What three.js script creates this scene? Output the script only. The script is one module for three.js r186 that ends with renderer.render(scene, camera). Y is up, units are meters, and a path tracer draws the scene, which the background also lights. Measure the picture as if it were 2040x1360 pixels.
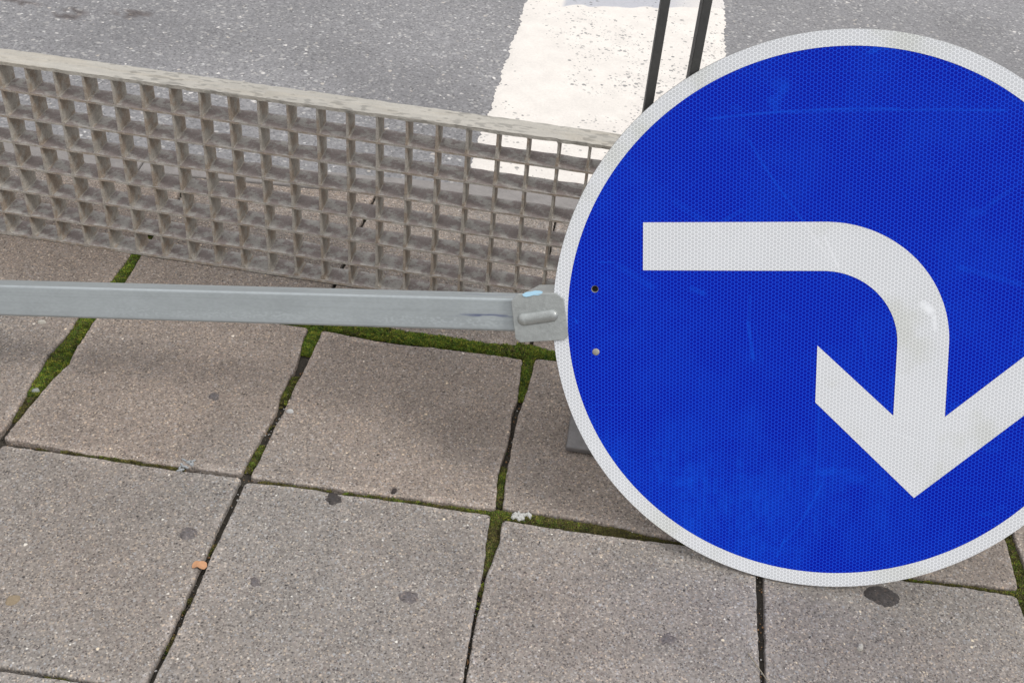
import * as THREE from 'three';
import { mergeGeometries, mergeVertices } from 'three/addons/utils/BufferGeometryUtils.js';
import { RoundedBoxGeometry } from 'three/addons/geometries/RoundedBoxGeometry.js';

// ------------------------------------------------------------------ camera, sky, sun, exposure
const scene = new THREE.Scene();
const camera = new THREE.PerspectiveCamera(33.738, 1024 / 682, 0.05, 400);
camera.rotation.order = 'YXZ';
camera.rotation.set(-0.6611, 0.0762, 0.0958);
camera.position.set(0.368, 0.9652, 0.9084);

const renderer = new THREE.WebGLRenderer({ antialias: true });
renderer.setSize(1024, 682);
renderer.toneMapping = THREE.LinearToneMapping;
renderer.toneMappingExposure = 1.13;
renderer.shadowMap.enabled = true;

{ // even overcast sky, brighter towards the zenith
  const W = 128, H = 64, d = new Float32Array(W * H * 4);
  for (let y = 0; y < H; y++) {
    const el = ((y + 0.5) / H - 0.5) * Math.PI;
    const s = Math.max(0, Math.sin(el));
    const L = 1.19 * (1 + 2 * s) / 3;
    for (let x = 0; x < W; x++) {
      const i = (y * W + x) * 4;
      d[i] = L * 0.985; d[i + 1] = L * 0.995; d[i + 2] = L * 1.03; d[i + 3] = 1;
    }
  }
  const sky = new THREE.DataTexture(d, W, H, THREE.RGBAFormat, THREE.FloatType);
  sky.mapping = THREE.EquirectangularReflectionMapping;
  sky.magFilter = THREE.LinearFilter; sky.minFilter = THREE.LinearFilter;
  sky.needsUpdate = true;
  scene.background = sky; scene.environment = sky;
}
const sun = new THREE.DirectionalLight(new THREE.Color(1, 0.97, 0.925), 1.2);
sun.position.set(5.6, 4.9, 1.5);
sun.target.position.set(0.2, 0, -0.3);
sun.castShadow = true; sun.shadow.radius = 28; sun.shadow.mapSize.set(2048, 2048);
Object.assign(sun.shadow.camera, { left: -3, right: 3, top: 3, bottom: -3, near: 0.5, far: 20 });
scene.add(sun, sun.target);

// ------------------------------------------------------------------ helpers
function rng(seed) { let a = seed >>> 0; return () => { a = (a + 0x6D2B79F5) | 0; let t = Math.imul(a ^ (a >>> 15), 1 | a); t = (t + Math.imul(t ^ (t >>> 7), 61 | t)) ^ t; return ((t ^ (t >>> 14)) >>> 0) / 4294967296; }; }
function hash2(x, y, s) { let h = Math.imul(x, 374761393) ^ Math.imul(y, 668265263) ^ Math.imul(s, 1442695041); h = Math.imul(h ^ (h >>> 13), 1274126177); return ((h ^ (h >>> 16)) >>> 0) / 4294967296; }
const sm = t => t * t * (3 - 2 * t);
function vnoise(x, y, s, per = 0) {
  let xi = Math.floor(x), yi = Math.floor(y); const fx = sm(x - xi), fy = sm(y - yi);
  let x1 = xi + 1, y1 = yi + 1;
  if (per) { const m = v => ((v % per) + per) % per; xi = m(xi); yi = m(yi); x1 = m(x1); y1 = m(y1); }
  const a = hash2(xi, yi, s), b = hash2(x1, yi, s), c = hash2(xi, y1, s), d = hash2(x1, y1, s);
  return (a + (b - a) * fx) * (1 - fy) + (c + (d - c) * fx) * fy;
}
function fbm(x, y, s, o = 4) { let v = 0, a = 0.5, n = 0; for (let k = 0; k < o; k++) { v += a * vnoise(x, y, s + k * 17); n += a; a *= 0.5; x *= 2.03; y *= 2.03; } return v / n; }
const clamp = (v, a, b) => Math.min(b, Math.max(a, v));
const lerp = (a, b, t) => a + (b - a) * t;
const step = (a, b, v) => { const t = clamp((v - a) / (b - a), 0, 1); return sm(t); };
const toS = v => { v = clamp(v, 0, 1); return Math.round(255 * (v <= 0.0031308 ? 12.92 * v : 1.055 * Math.pow(v, 1 / 2.4) - 0.055)); };
function colorTex(W, H, rgb) { // rgb: Float32Array linear
  const d = new Uint8Array(W * H * 4);
  for (let i = 0; i < W * H; i++) { d[i * 4] = toS(rgb[i * 3]); d[i * 4 + 1] = toS(rgb[i * 3 + 1]); d[i * 4 + 2] = toS(rgb[i * 3 + 2]); d[i * 4 + 3] = 255; }
  return finish(new THREE.DataTexture(d, W, H), true);
}
function greyTex(W, H, h) {
  const d = new Uint8Array(W * H * 4);
  for (let i = 0; i < W * H; i++) { const v = Math.round(255 * clamp(h[i], 0, 1)); d[i * 4] = d[i * 4 + 1] = d[i * 4 + 2] = v; d[i * 4 + 3] = 255; }
  return finish(new THREE.DataTexture(d, W, H), false);
}
function finish(t, srgb) {
  t.wrapS = t.wrapT = THREE.RepeatWrapping; t.magFilter = THREE.LinearFilter; t.minFilter = THREE.LinearMipmapLinearFilter; t.generateMipmaps = true;
  t.anisotropy = 8; if (srgb) t.colorSpace = THREE.SRGBColorSpace; t.needsUpdate = true; return t;
}
// grain-by-grain stone surface: W px square covering `size` metres, wrapping
function grainSurface(W, size, base, baseVar, seed, kinds) {
  const rgb = new Float32Array(W * W * 3), h = new Float32Array(W * W), R = rng(seed), px = W / size;
  for (let y = 0; y < W; y++) for (let x = 0; x < W; x++) {
    const i = y * W + x, n = vnoise(x / 5, y / 5, seed, Math.round(W / 5)) * 0.6 + vnoise(x / 2, y / 2, seed + 5, W / 2) * 0.4;
    const m = 1 + (n - 0.5) * baseVar;
    rgb[i * 3] = base[0] * m; rgb[i * 3 + 1] = base[1] * m; rgb[i * 3 + 2] = base[2] * m; h[i] = 0.35 + (n - 0.5) * 0.3;
  }
  for (const k of kinds) {
    const n = Math.round(k.per * size * size);
    for (let q = 0; q < n; q++) {
      const cx = R() * W, cy = R() * W, r = lerp(k.r[0], k.r[1], R() * R()) * px, as = lerp(0.45, 1, R()), an = R() * Math.PI;
      const ca = Math.cos(an), sa = Math.sin(an), rr = Math.ceil(r) + 1;
      const c = k.colors[Math.floor(R() * k.colors.length)], v = 1 + (R() - 0.5) * k.v, hh = lerp(k.h[0], k.h[1], R()), w1 = R() * 6, amp = 0.25 * R();
      for (let dy = -rr; dy <= rr; dy++) for (let dx = -rr; dx <= rr; dx++) {
        const u = (dx * ca + dy * sa) / r, w = (-dx * sa + dy * ca) / (r * as);
        const d2 = Math.sqrt(u * u + w * w) * (1 + amp * Math.sin(3 * Math.atan2(w, u) + w1));
        if (d2 > 1) continue;
        const a = Math.min(1, (1 - d2) * 3) * k.a;
        const xx = (((Math.round(cx) + dx) % W) + W) % W, yy = (((Math.round(cy) + dy) % W) + W) % W, i = yy * W + xx;
        rgb[i * 3] = lerp(rgb[i * 3], c[0] * v, a); rgb[i * 3 + 1] = lerp(rgb[i * 3 + 1], c[1] * v, a); rgb[i * 3 + 2] = lerp(rgb[i * 3 + 2], c[2] * v, a);
        h[i] = lerp(h[i], hh * (1 - 0.35 * d2 * d2), a);
      }
    }
  }
  return { map: colorTex(W, W, rgb), bump: greyTex(W, W, h) };
}
const taken = {};
function numbered(n) { if (!(n in taken)) { taken[n] = 0; return n; } taken[n]++; return n + '_' + String(taken[n]).padStart(3, '0'); }
function mesh(name, g, m, parent) { const o = new THREE.Mesh(g, m); o.name = name; o.castShadow = o.receiveShadow = true; if (parent) parent.add(o); return o; }
function tag(o, label, category, group, kind) { o.userData.label = label; if (category) o.userData.category = category; if (group) o.userData.group = group; if (kind) o.userData.kind = kind; return o; }
function geo(pos, idx, uv, col) {
  const g = new THREE.BufferGeometry();
  g.setAttribute('position', new THREE.Float32BufferAttribute(pos, 3));
  if (uv) g.setAttribute('uv', new THREE.Float32BufferAttribute(uv, 2));
  if (col) g.setAttribute('color', new THREE.Float32BufferAttribute(col, 3));
  g.setIndex(idx); g.computeVertexNormals(); return g;
}
function boxUV(g, k = 1) { // uv in metres from the dominant axis of the normal
  const p = g.attributes.position, n = g.attributes.normal, uv = [];
  for (let i = 0; i < p.count; i++) {
    const ax = Math.abs(n.getX(i)), ay = Math.abs(n.getY(i)), az = Math.abs(n.getZ(i));
    if (ay >= ax && ay >= az) uv.push(p.getX(i) * k, p.getZ(i) * k); else if (ax >= az) uv.push(p.getZ(i) * k, p.getY(i) * k); else uv.push(p.getX(i) * k, p.getY(i) * k);
  }
  g.setAttribute('uv', new THREE.Float32BufferAttribute(uv, 2)); return g;
}

// ------------------------------------------------------------------ surfaces
const slabTex = grainSurface(2048, 0.9, [0.225, 0.2, 0.182], 0.8, 11, [
  { per: 150000, r: [0.0008, 0.0024], colors: [[0.36, 0.315, 0.28], [0.27, 0.25, 0.235], [0.40, 0.33, 0.27], [0.23, 0.19, 0.175], [0.31, 0.29, 0.285], [0.165, 0.148, 0.14], [0.285, 0.28, 0.285]], v: 0.55, h: [0.4, 0.8], a: 0.85 },
  { per: 62000, r: [0.0007, 0.0018], colors: [[0.06, 0.052, 0.05], [0.09, 0.078, 0.072], [0.115, 0.1, 0.093]], v: 0.4, h: [0.02, 0.2], a: 0.8 },
  { per: 13000, r: [0.0007, 0.0019], colors: [[0.46, 0.42, 0.375], [0.51, 0.47, 0.43], [0.45, 0.365, 0.285]], v: 0.3, h: [0.55, 0.9], a: 0.88 },
  { per: 380, r: [0.0009, 0.0025], colors: [[0.75, 0.71, 0.65], [0.7, 0.6, 0.46]], v: 0.2, h: [0.6, 0.9], a: 0.95 },
  { per: 300, r: [0.001, 0.0026], colors: [[0.03, 0.028, 0.028]], v: 0.2, h: [0.0, 0.1], a: 0.9 },
]);
const roadTex = grainSurface(2048, 1.9, [0.212, 0.207, 0.209], 0.5, 23, [
  { per: 42000, r: [0.0016, 0.0046], colors: [[0.225, 0.222, 0.222], [0.17, 0.167, 0.17], [0.25, 0.244, 0.24], [0.2, 0.194, 0.192], [0.145, 0.143, 0.146]], v: 0.4, h: [0.4, 0.75], a: 0.75 },
  { per: 15000, r: [0.0012, 0.0034], colors: [[0.085, 0.083, 0.085], [0.115, 0.112, 0.114]], v: 0.3, h: [0.05, 0.25], a: 0.7 },
  { per: 6200, r: [0.0022, 0.0066], colors: [[0.34, 0.335, 0.325], [0.29, 0.285, 0.285], [0.39, 0.375, 0.355]], v: 0.3, h: [0.6, 0.9], a: 0.75 },
  { per: 620, r: [0.0022, 0.0064], colors: [[0.52, 0.51, 0.49], [0.6, 0.575, 0.54], [0.46, 0.42, 0.37]], v: 0.25, h: [0.65, 0.9], a: 0.9 },
]);
const M = {};
M.slab = new THREE.MeshStandardMaterial({ map: slabTex.map, bumpMap: slabTex.bump, bumpScale: 0.0015, roughness: 0.94, vertexColors: true });
M.road = new THREE.MeshStandardMaterial({ map: roadTex.map, bumpMap: roadTex.bump, bumpScale: 0.0016, roughness: 0.9, vertexColors: true });
{ // fine mottling used for steel, plastic, soil: values around 1, multiplied by the material colour
  const W = 512, a = new Float32Array(W * W * 3), b = new Float32Array(W * W * 3), h = new Float32Array(W * W), s = new Float32Array(W * W * 3);
  for (let y = 0; y < W; y++) for (let x = 0; x < W; x++) {
    const i = y * W + x;
    const n = vnoise(x / 32, y / 32, 3, 16) * 0.35 + vnoise(x / 8, y / 8, 4, 64) * 0.35 + vnoise(x / 2, y / 2, 5, 256) * 0.3;
    const v = 0.62 + 0.36 * n * 1.05; a[i * 3] = a[i * 3 + 1] = a[i * 3 + 2] = v; h[i] = n;
    // grime: patches from grey to brown
    const p = step(0.42, 0.66, vnoise(x / 43, y / 43, 8, 12) * 0.45 + vnoise(x / 16, y / 16, 9, 32) * 0.35 + vnoise(x / 4, y / 4, 10, 128) * 0.2);
    const f = 0.8 + 0.36 * (vnoise(x / 3, y / 3, 12, 170) - 0.5) + 0.2 * (vnoise(x / 14, y / 14, 13, 36) - 0.5);
    b[i * 3] = lerp(0.95, 0.80, p) * f; b[i * 3 + 1] = lerp(0.94, 0.70, p) * f; b[i * 3 + 2] = lerp(0.94, 0.635, p) * f;
    // galvanised steel drawn along x
    const g = vnoise(x / 64, y / 3, 21, 0) * 0.4 + vnoise(x / 20, y / 9, 22, 0) * 0.3 + vnoise(x / 3, y / 3, 23, 0) * 0.3;
    const vv = 0.80 + 0.26 * (g - 0.5);
    s[i * 3] = vv; s[i * 3 + 1] = vv * 1.0; s[i * 3 + 2] = vv;
  }
  M.mottleMap = colorTex(W, W, a); M.grimeMap = colorTex(W, W, b); M.mottleBump = greyTex(W, W, h); M.steelMap = colorTex(W, W, s);
  const rim = new Float32Array(1024 * 64 * 3), RR = rng(61);
  for (let y = 0; y < 64; y++) for (let x = 0; x < 1024; x++) {
    const X = x / 1024, i = (y * 1024 + x) * 3, n = fbm(X * 60, y / 10, 621, 4), sc = step(0.6, 0.74, vnoise(X * 170, y / 5, 623)) * step(0.42, 0.62, fbm(X * 26, y / 30, 625, 2));
    const be = step(0.45, 0.7, fbm(X * 20 + 5, y / 24, 627, 3)), k = 0.84 + 0.26 * (n - 0.5) - 0.26 * sc;
    rim[i] = k; rim[i + 1] = k * lerp(1, 0.98, be); rim[i + 2] = k * lerp(1, 0.95, be);
  }
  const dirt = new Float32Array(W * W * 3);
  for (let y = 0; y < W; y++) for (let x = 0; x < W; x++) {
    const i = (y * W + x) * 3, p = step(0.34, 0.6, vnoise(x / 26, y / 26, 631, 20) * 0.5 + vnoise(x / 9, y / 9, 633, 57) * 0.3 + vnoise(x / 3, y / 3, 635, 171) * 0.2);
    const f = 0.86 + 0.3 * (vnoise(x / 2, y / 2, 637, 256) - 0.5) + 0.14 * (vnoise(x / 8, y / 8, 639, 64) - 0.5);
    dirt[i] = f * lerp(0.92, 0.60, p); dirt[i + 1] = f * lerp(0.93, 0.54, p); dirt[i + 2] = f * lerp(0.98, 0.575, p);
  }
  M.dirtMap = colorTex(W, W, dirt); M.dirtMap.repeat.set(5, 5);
  M.rimMap = colorTex(1024, 64, rim); M.rimMap.repeat.set(0.7, 26);
  for (const k of ['mottleMap', 'grimeMap', 'mottleBump', 'steelMap']) M[k].repeat.set(5, 5);
}
M.soil = new THREE.MeshStandardMaterial({ color: new THREE.Color(0.062, 0.053, 0.04), map: M.mottleMap, bumpMap: M.mottleBump, bumpScale: 0.003, roughness: 1 });
M.kerb = new THREE.MeshStandardMaterial({ color: new THREE.Color(0.33, 0.305, 0.29), map: M.mottleMap, bumpMap: M.mottleBump, bumpScale: 0.0008, roughness: 0.92 });
const resin = new THREE.Color(0.55, 0.515, 0.45);   // one moulded resin throughout; brown dirt lies in patches on the lengthwise bars
M.barSide = new THREE.MeshStandardMaterial({ color: resin, map: M.grimeMap, bumpMap: M.mottleBump, bumpScale: 0.0006, roughness: 0.7 });
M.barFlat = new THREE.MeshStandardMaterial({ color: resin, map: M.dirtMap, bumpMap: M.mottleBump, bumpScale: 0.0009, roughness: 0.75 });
M.barTop = new THREE.MeshStandardMaterial({ color: resin, map: M.rimMap, bumpMap: M.mottleBump, bumpScale: 0.0016, roughness: 0.55 });
M.steel = new THREE.MeshStandardMaterial({ color: new THREE.Color(0.40, 0.445, 0.465), map: M.steelMap, bumpMap: M.mottleBump, bumpScale: 0.0002, roughness: 0.5, metalness: 0.35 });
M.zinc = new THREE.MeshStandardMaterial({ color: new THREE.Color(0.5, 0.52, 0.5), map: M.mottleMap, bumpMap: M.mottleBump, bumpScale: 0.0003, roughness: 0.36, metalness: 0.5 });
M.alu = new THREE.MeshStandardMaterial({ color: new THREE.Color(0.42, 0.415, 0.40), map: M.mottleMap, roughness: 0.5, metalness: 0.5 });
M.darkSteel = new THREE.MeshStandardMaterial({ color: new THREE.Color(0.088, 0.088, 0.084), map: M.mottleMap, bumpMap: M.mottleBump, bumpScale: 0.0002, roughness: 0.55 });
M.plate = new THREE.MeshStandardMaterial({ color: new THREE.Color(0.27, 0.255, 0.25), map: M.mottleMap, roughness: 0.45, metalness: 0.4 });

// ------------------------------------------------------------------ paving: joints measured in mm from the 0.3 m grid
const T = 0.3;
// column joint "i,j": x offset of its left and right edge along z, from the near end to the far end of row j
const COL = {
  '-1,0': [[-6.6, -7.1, -9.2, -13.2, -16.4, -19.1, -16.6, -15.4, -17.8, -17.8, -17.8], [0.7, 1.9, 4.3, 5.9, 8.8, 15.0, 9.5, 9.7, 7.7, 7.7, 7.7]],
  '-1,1': [[-10.2, -10.2, -9.8, -9.4, -9.2, -7, -5, -4, -3, -4, -4], [9.6, 9.6, 8.4, 6.4, 5.4, 4, 3, 3, 3, 3, 3]],
  '0,0': [[-6.3, -6.7, -4.2, -1.8, -0.1, -3.3, -2.1, -0.6, -3.6, -7.4, -8.5], [3.8, 6.5, 6.4, 6.9, 8.7, 9.4, 9.3, 12.0, 12.7, 12.7, 12.4]],
  '1,0': [[-2.5, -4.9, -8.1, -5.7, -2.9, -4.4, -5.8, -2.5, -3.9, -5.5, -6.8], [5.1, 3.6, 2.0, 2.3, 1.8, 1.4, 3.0, 5.2, 8.2, 9.5, 10.1]],
  '0,-1': [[-5.2, -4.2, -2.4, -3.6, -4.4, -4.4, -4.5, -5.1, -5.5, -5.3, -5.2], [1.6, 2.2, 3.3, 3.4, 3.3, 2.3, 1.8, 2.3, 2.9, 2.8, 2.7]],
  '1,-1': [[-0.3, -0.3, -0.3, -1.1, -1.9, -2.5, -3.1, -1.9, -3.9, -6.3, -6.4], [2.8, 2.8, 2.8, 2.1, 1.1, 0.9, 2.1, 1.7, 6.4, 9.4, 7.9]],
  '2,-1': [[0.9, 0.9, 0.9, 0.9, 0.9, 0.9, 0.8, 0.8, 1.0, 1.2, 1.2], [6.5, 6.5, 6.5, 6.5, 6.5, 7.1, 7.8, 8.7, 9.5, 10.1, 10.1]],
  '3,0': [[2.4, 2.8, 3.4, 3.1, 3.1, 3.1, 3.1, 3.1, 3.1, 3.1, 3.1], [17.1, 17.1, 16.6, 15.0, 15.0, 13, 12, 11, 10, 10, 10]],
  '3,-1': [[0, 0, 0, 0, 0, 0, 0, 0, 0, 0, -3.4], [7.6, 7.6, 7.6, 7.6, 7.6, 7.6, 7.6, 7.6, 7.6, 7.6, 5.3]],
};
// row joint "j,i": z offset of its far and near edge along x, over slab column i
const ROW = {
  '0,-1': [[1.7, -0.5, 0.6, 2.5, 1.9, 1.3, 0.7, 0.1, -1.1, -2.4, -3.6], [7.7, 7.1, 6.4, 5.8, 5.8, 5.7, 5.7, 5.6, 4.4, 2.9, 1.7]],
  '0,0': [[0.4, -0.1, -0.8, -1.6, -2.4, -3.3, -4.1, -5.0, -5.9, -6.8, -7.5], [8.4, 6.6, 4.6, 4.7, 4.7, 3.4, 2.4, 2.1, 1.7, 1.4, 1.2]],
  '0,1': [[-11.5, -11.9, -12.4, -12.2, -12.1, -10.2, -5.3, -3.5, -3.5, -3.5, -3.5], [6.6, 6.7, 6.8, 6.9, 6.8, 5.8, 4.7, 3.4, 3.4, 3.4, 3.4]],
  '0,2': [[-2.7, -2.7, -2.7, -2.7, -2.7, -2.7, -2.7, -3.1, -4.7, -6.4, -8.2], [5.3, 5.3, 5.3, 5.3, 5.3, 5.3, 5.3, 3.5, 1.3, 2.2, 3.0]],
  '1,-1': [[-9, -10, -11, -12, -12, -13, -13, -14, -15, -16, -17], [3, 3, 4, 4, 4, 5, 5, 6, 6, 7, 7]],
  '1,0': [[-19.9, -19.9, -19.9, -19.9, -19.9, -19.9, -19.6, -19.4, -19.1, -21.5, -24.1], [7.2, 8.8, 11.4, 13.9, 13.9, 12.1, 10.3, 9.4, 8.6, 7.8, 8.4]],
  '1,1': [[-30, -21.0, -17.6, -17.6, -17, -16, -15, -14, -13, -12, -11], [2.6, -0.2, -1.0, -1.0, -1.0, -1.0, -1.0, -1.0, -1.0, -1.0, -1.0]],
  '-1,-1': [[-0.1, -0.1, -0.1, -0.1, -0.1, -0.1, -0.6, -0.9, -0.8, -0.7, -0.7], [4.7, 4.7, 4.7, 4.7, 4.7, 4.7, 3.5, 2.7, 2.7, 2.7, 2.7]],
};
function tab(a, f) { const x = clamp(f, 0, 1) * 10, i = Math.min(9, Math.floor(x)); return lerp(a[i], a[i + 1], x - i) / 1000; }
function chip(u, s) { return (fbm(u * 150, s * 3.7, 31, 3) - 0.5) * 0.003 + (fbm(u * 30, s * 5.1, 37, 2) - 0.5) * 0.001; }
function colEdge(i, j, side, z) { // side 0 = left edge of the joint, 1 = right edge
  const d = COL[i + ',' + j], f = (-z - j * T) / T;
  if (d) return i * T + tab(d[side], f) + chip(z, i * 7 + j * 3 + side + 100) * 0.9;
  const g = (j > 0 ? 1.1 : 2.0) + 1.6 * hash2(i + 50, j + 50, 3);
  return i * T + (side ? 1 : -1) * g / 1000 + chip(z, i * 7 + j * 3 + side);
}
function rowEdge(j, i, side, x) { // side 0 = far edge, 1 = near edge
  if (j === 2 && i >= -6) return -2 * T + (side ? 0.004 : -0.004) + chip(x, i * 5 + side + 60);
  const d = ROW[j + ',' + i], f = (x - i * T) / T;
  if (d) return -j * T + tab(d[side], f) + chip(x, i * 5 + j * 9 + side + 200) * 0.9;
  const g = 2 + 2.2 * hash2(i + 50, j + 90, 5);
  return -j * T + (side ? 1 : -1) * g / 1000 + chip(x, i * 5 + j * 9 + side);
}
const kerbNear = x => -0.680 - 0.09 * (x - 0.1);      // where the slabs meet the kerb
const SKIRT = 0.032;
function slabGeometry(i, j, fine) {
  const n = fine ? 44 : 8, near = [0, 0, 0.0015, 0.004, 0.008, 0.018, 0.04], P = [];
  near.forEach((v, k) => P.push([v, k === 0]));
  for (let k = 1; k < n; k++) { const v = lerp(0.04, 0.96, k / n); P.push([v, false]); }
  [...near].reverse().forEach((v, k) => P.push([1 - v, k === near.length - 1]));
  const N = P.length, pos = [], uv = [], col = [], idx = [];
  const rr = rng(1000 + i * 31 + j * 57), dy = (rr() - 0.5) * 0.0014, tx = (rr() - 0.5) * 0.004, tz = (rr() - 0.5) * 0.004, ou = rr(), ov = rr(), rot = Math.floor(rr() * 4) * Math.PI / 2 + rr() * 0.3;
  const cr = Math.cos(rot), sr = Math.sin(rot), rad = 0.0016 + 0.0014 * rr();
  const brown = clamp((j >= 0 ? 0.7 : 0.0) + (rr() - 0.5) * 0.3, 0, 1), tone = 0.93 + 0.15 * rr();
  const x0n = i * T, z0n = -j * T;
  for (let b = 0; b < N; b++) for (let a = 0; a < N; a++) {
    const [s, sk] = P[a], [t, tk] = P[b];
    const zz = z0n - t * T;
    const xl = colEdge(i, j, 1, zz), xr = colEdge(i + 1, j, 0, zz);
    let x = lerp(xl, xr, s);
    const zn = rowEdge(j, i, 0, x), zf = j === 2 ? kerbNear(x) + 0.003 + chip(x, 77) : rowEdge(j + 1, i, 1, x);
    let z = lerp(zn, zf, t);
    // rounded corners
    const dx = Math.min(s, 1 - s) * T, dz = Math.min(t, 1 - t) * T;
    const cornerR = 0.0055;
    if (dx < cornerR && dz < cornerR) {
      const ex = cornerR - dx, ez = cornerR - dz, m = Math.max(ex, ez), l = Math.hypot(ex, ez) || 1, k = m / l;
      x += (s < 0.5 ? 1 : -1) * ex * (1 - k); z += (t < 0.5 ? -1 : 1) * ez * (1 - k);
    }
    const d = Math.min(dx, dz);
    let y = dy + tx * (s - 0.5) + tz * (t - 0.5) + (fbm(x * 14, z * 14, 41, 3) - 0.5) * 0.0012 + (fbm(x * 90, z * 90, 43, 2) - 0.5) * 0.0005;
    if (d < rad) { const e = rad - d; y -= rad - Math.sqrt(Math.max(0, rad * rad - e * e)); }
    if (sk || tk) y = -SKIRT;
    pos.push(x, y, z);
    const ux = x + (sk ? (s < 0.5 ? -SKIRT : SKIRT) : 0), uz = z + (tk ? (t < 0.5 ? SKIRT : -SKIRT) : 0);
    uv.push((ux * cr - uz * sr) / 0.9 + ou, (ux * sr + uz * cr) / 0.9 + ov);
    const st = fbm(x * 9 + 3, z * 9, 51, 4), st2 = fbm(x * 26, z * 26 + 9, 53, 3), bl = fbm(x * 5 + 7, z * 5, 57, 3);
    let bq = clamp(brown + (bl - 0.5) * 1.3, 0, 1);
    let v = tone * (0.9 + 0.2 * st + 0.14 * (st2 - 0.5));
    // dark soiling patches and the pale worn arris
    v *= 1 - 0.08 * step(0.56, 0.74, fbm(x * 13 + 20, z * 13, 61, 4));
    const arris = (d < 0.0065 ? 1 : 0) * (0.06 + 0.2 * step(0.45, 0.7, fbm(x * 40, z * 40, 63, 2)));
    const c = [lerp(1.12, 1.2, bq), lerp(1.13, 1.11, bq), lerp(1.11, 1.02, bq)];
    for (let k = 0; k < 3; k++) col.push(c[k] * v * (1 + arris));
  }
  for (let b = 0; b < N - 1; b++) for (let a = 0; a < N - 1; a++) { const q = b * N + a; idx.push(q, q + 1, q + N + 1, q, q + N + 1, q + N); }
  return geo(pos, idx, uv, col);
}
{
  const bed = new THREE.PlaneGeometry(10, 7.2, 2, 2); bed.rotateX(-Math.PI / 2); bed.translate(0.4, -0.0085, 2.92 - 0.0);
  boxUV(bed, 1);
  const pavement = mesh('pavement', bed, M.soil); scene.add(pavement); pavement.userData.kind = 'structure';
  pavement.userData.label = 'footway of square speckled concrete slabs with mossy joints';
  for (let j = -5; j <= 2; j++) for (let i = -6; i <= 8; i++) {
    const fine = i >= -3 && i <= 4 && j >= -2 && j <= 2;
    mesh('paving_slab', slabGeometry(i, j, fine), M.slab, pavement);
  }
  // kerb stones, laid flush along the road edge
  const a = Math.atan(0.09), L = 0.9, w = 0.056;
  for (let k = -3; k <= 3; k++) {
    const g = new RoundedBoxGeometry(L - 0.0015, 0.2, w, 2, 0.004); boxUV(g);
    const o = mesh('kerb_stone', g, M.kerb, pavement);
    const xc = 0.05 + k * L * Math.cos(a); o.position.set(xc, -0.1 - 0.001, kerbNear(xc) - 0.004 - w / 2); o.rotation.y = a;
  }
}
// ------------------------------------------------------------------ road and crossing stripe
const ROADY = -0.006;
{
  // fine near field, coarse ring to the horizon: one sheet
  const X = [-150, -60, -20, -8, -4, -2.2], Z = [-200, -80, -30, -12, -6, -3.4];
  for (let x = -1.9; x <= 2.6; x += 0.012) X.push(x);
  X.push(3, 5, 9, 20, 60, 150);
  for (let z = -3; z < -1.0; z += 0.012) Z.push(z);
  for (let z = -1.0; z <= -0.64; z += 0.02) Z.push(z);
  const pos = [], uv = [], col = [], idx = [], N = X.length;
  const stains = [[-0.785, -1.205, 0.028, 0.014, 0.45], [-0.77, -1.235, 0.03, 0.014, 0.4], [-0.655, -1.258, 0.034, 0.016, 0.5], [-0.9, -1.25, 0.05, 0.014, 0.45]];
  for (const z0 of Z) for (const x of X) {
    const far = kerbNear(clamp(x, -3, 4)) - 0.004 - 0.057;
    const z = Math.min(z0, far);
    pos.push(x, ROADY + (fbm(x * 8, z * 8, 71, 2) - 0.5) * 0.002, z); uv.push(x / 1.9, z / 1.9);
    let v = 1.02 + 0.3 * fbm(x * 3, z * 3, 73, 4), r = 1, b = 1;
    for (const [sx, sz, ra, rb, k] of stains) {
      const q = Math.hypot((x - sx) / ra, (z - sz) / rb) + (fbm(x * 110, z * 110, 79, 3) - 0.5) * 2.4;
      const m = 1 - step(0.55, 1.0, q); v *= lerp(1, k, m); r = lerp(r, 1.12, m); b = lerp(b, 0.95, m);
    }
    const wr = step(0.52, 0.7, fbm(x * 5 + 9, z * 5, 83, 4)); v *= 1 - 0.09 * wr;
    col.push(v * r, v * 0.995, v * 1.0 * b);
  }
  for (let b = 0; b < Z.length - 1; b++) for (let a = 0; a < N - 1; a++) { const q = b * N + a; idx.push(q, q + N, q + N + 1, q, q + N + 1, q + 1); }
  const road = mesh('road', geo(pos, idx, uv, col), M.road); scene.add(road); road.userData.kind = 'structure';
  road.userData.label = 'grey worn asphalt road with pale stone chips';
}
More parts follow.
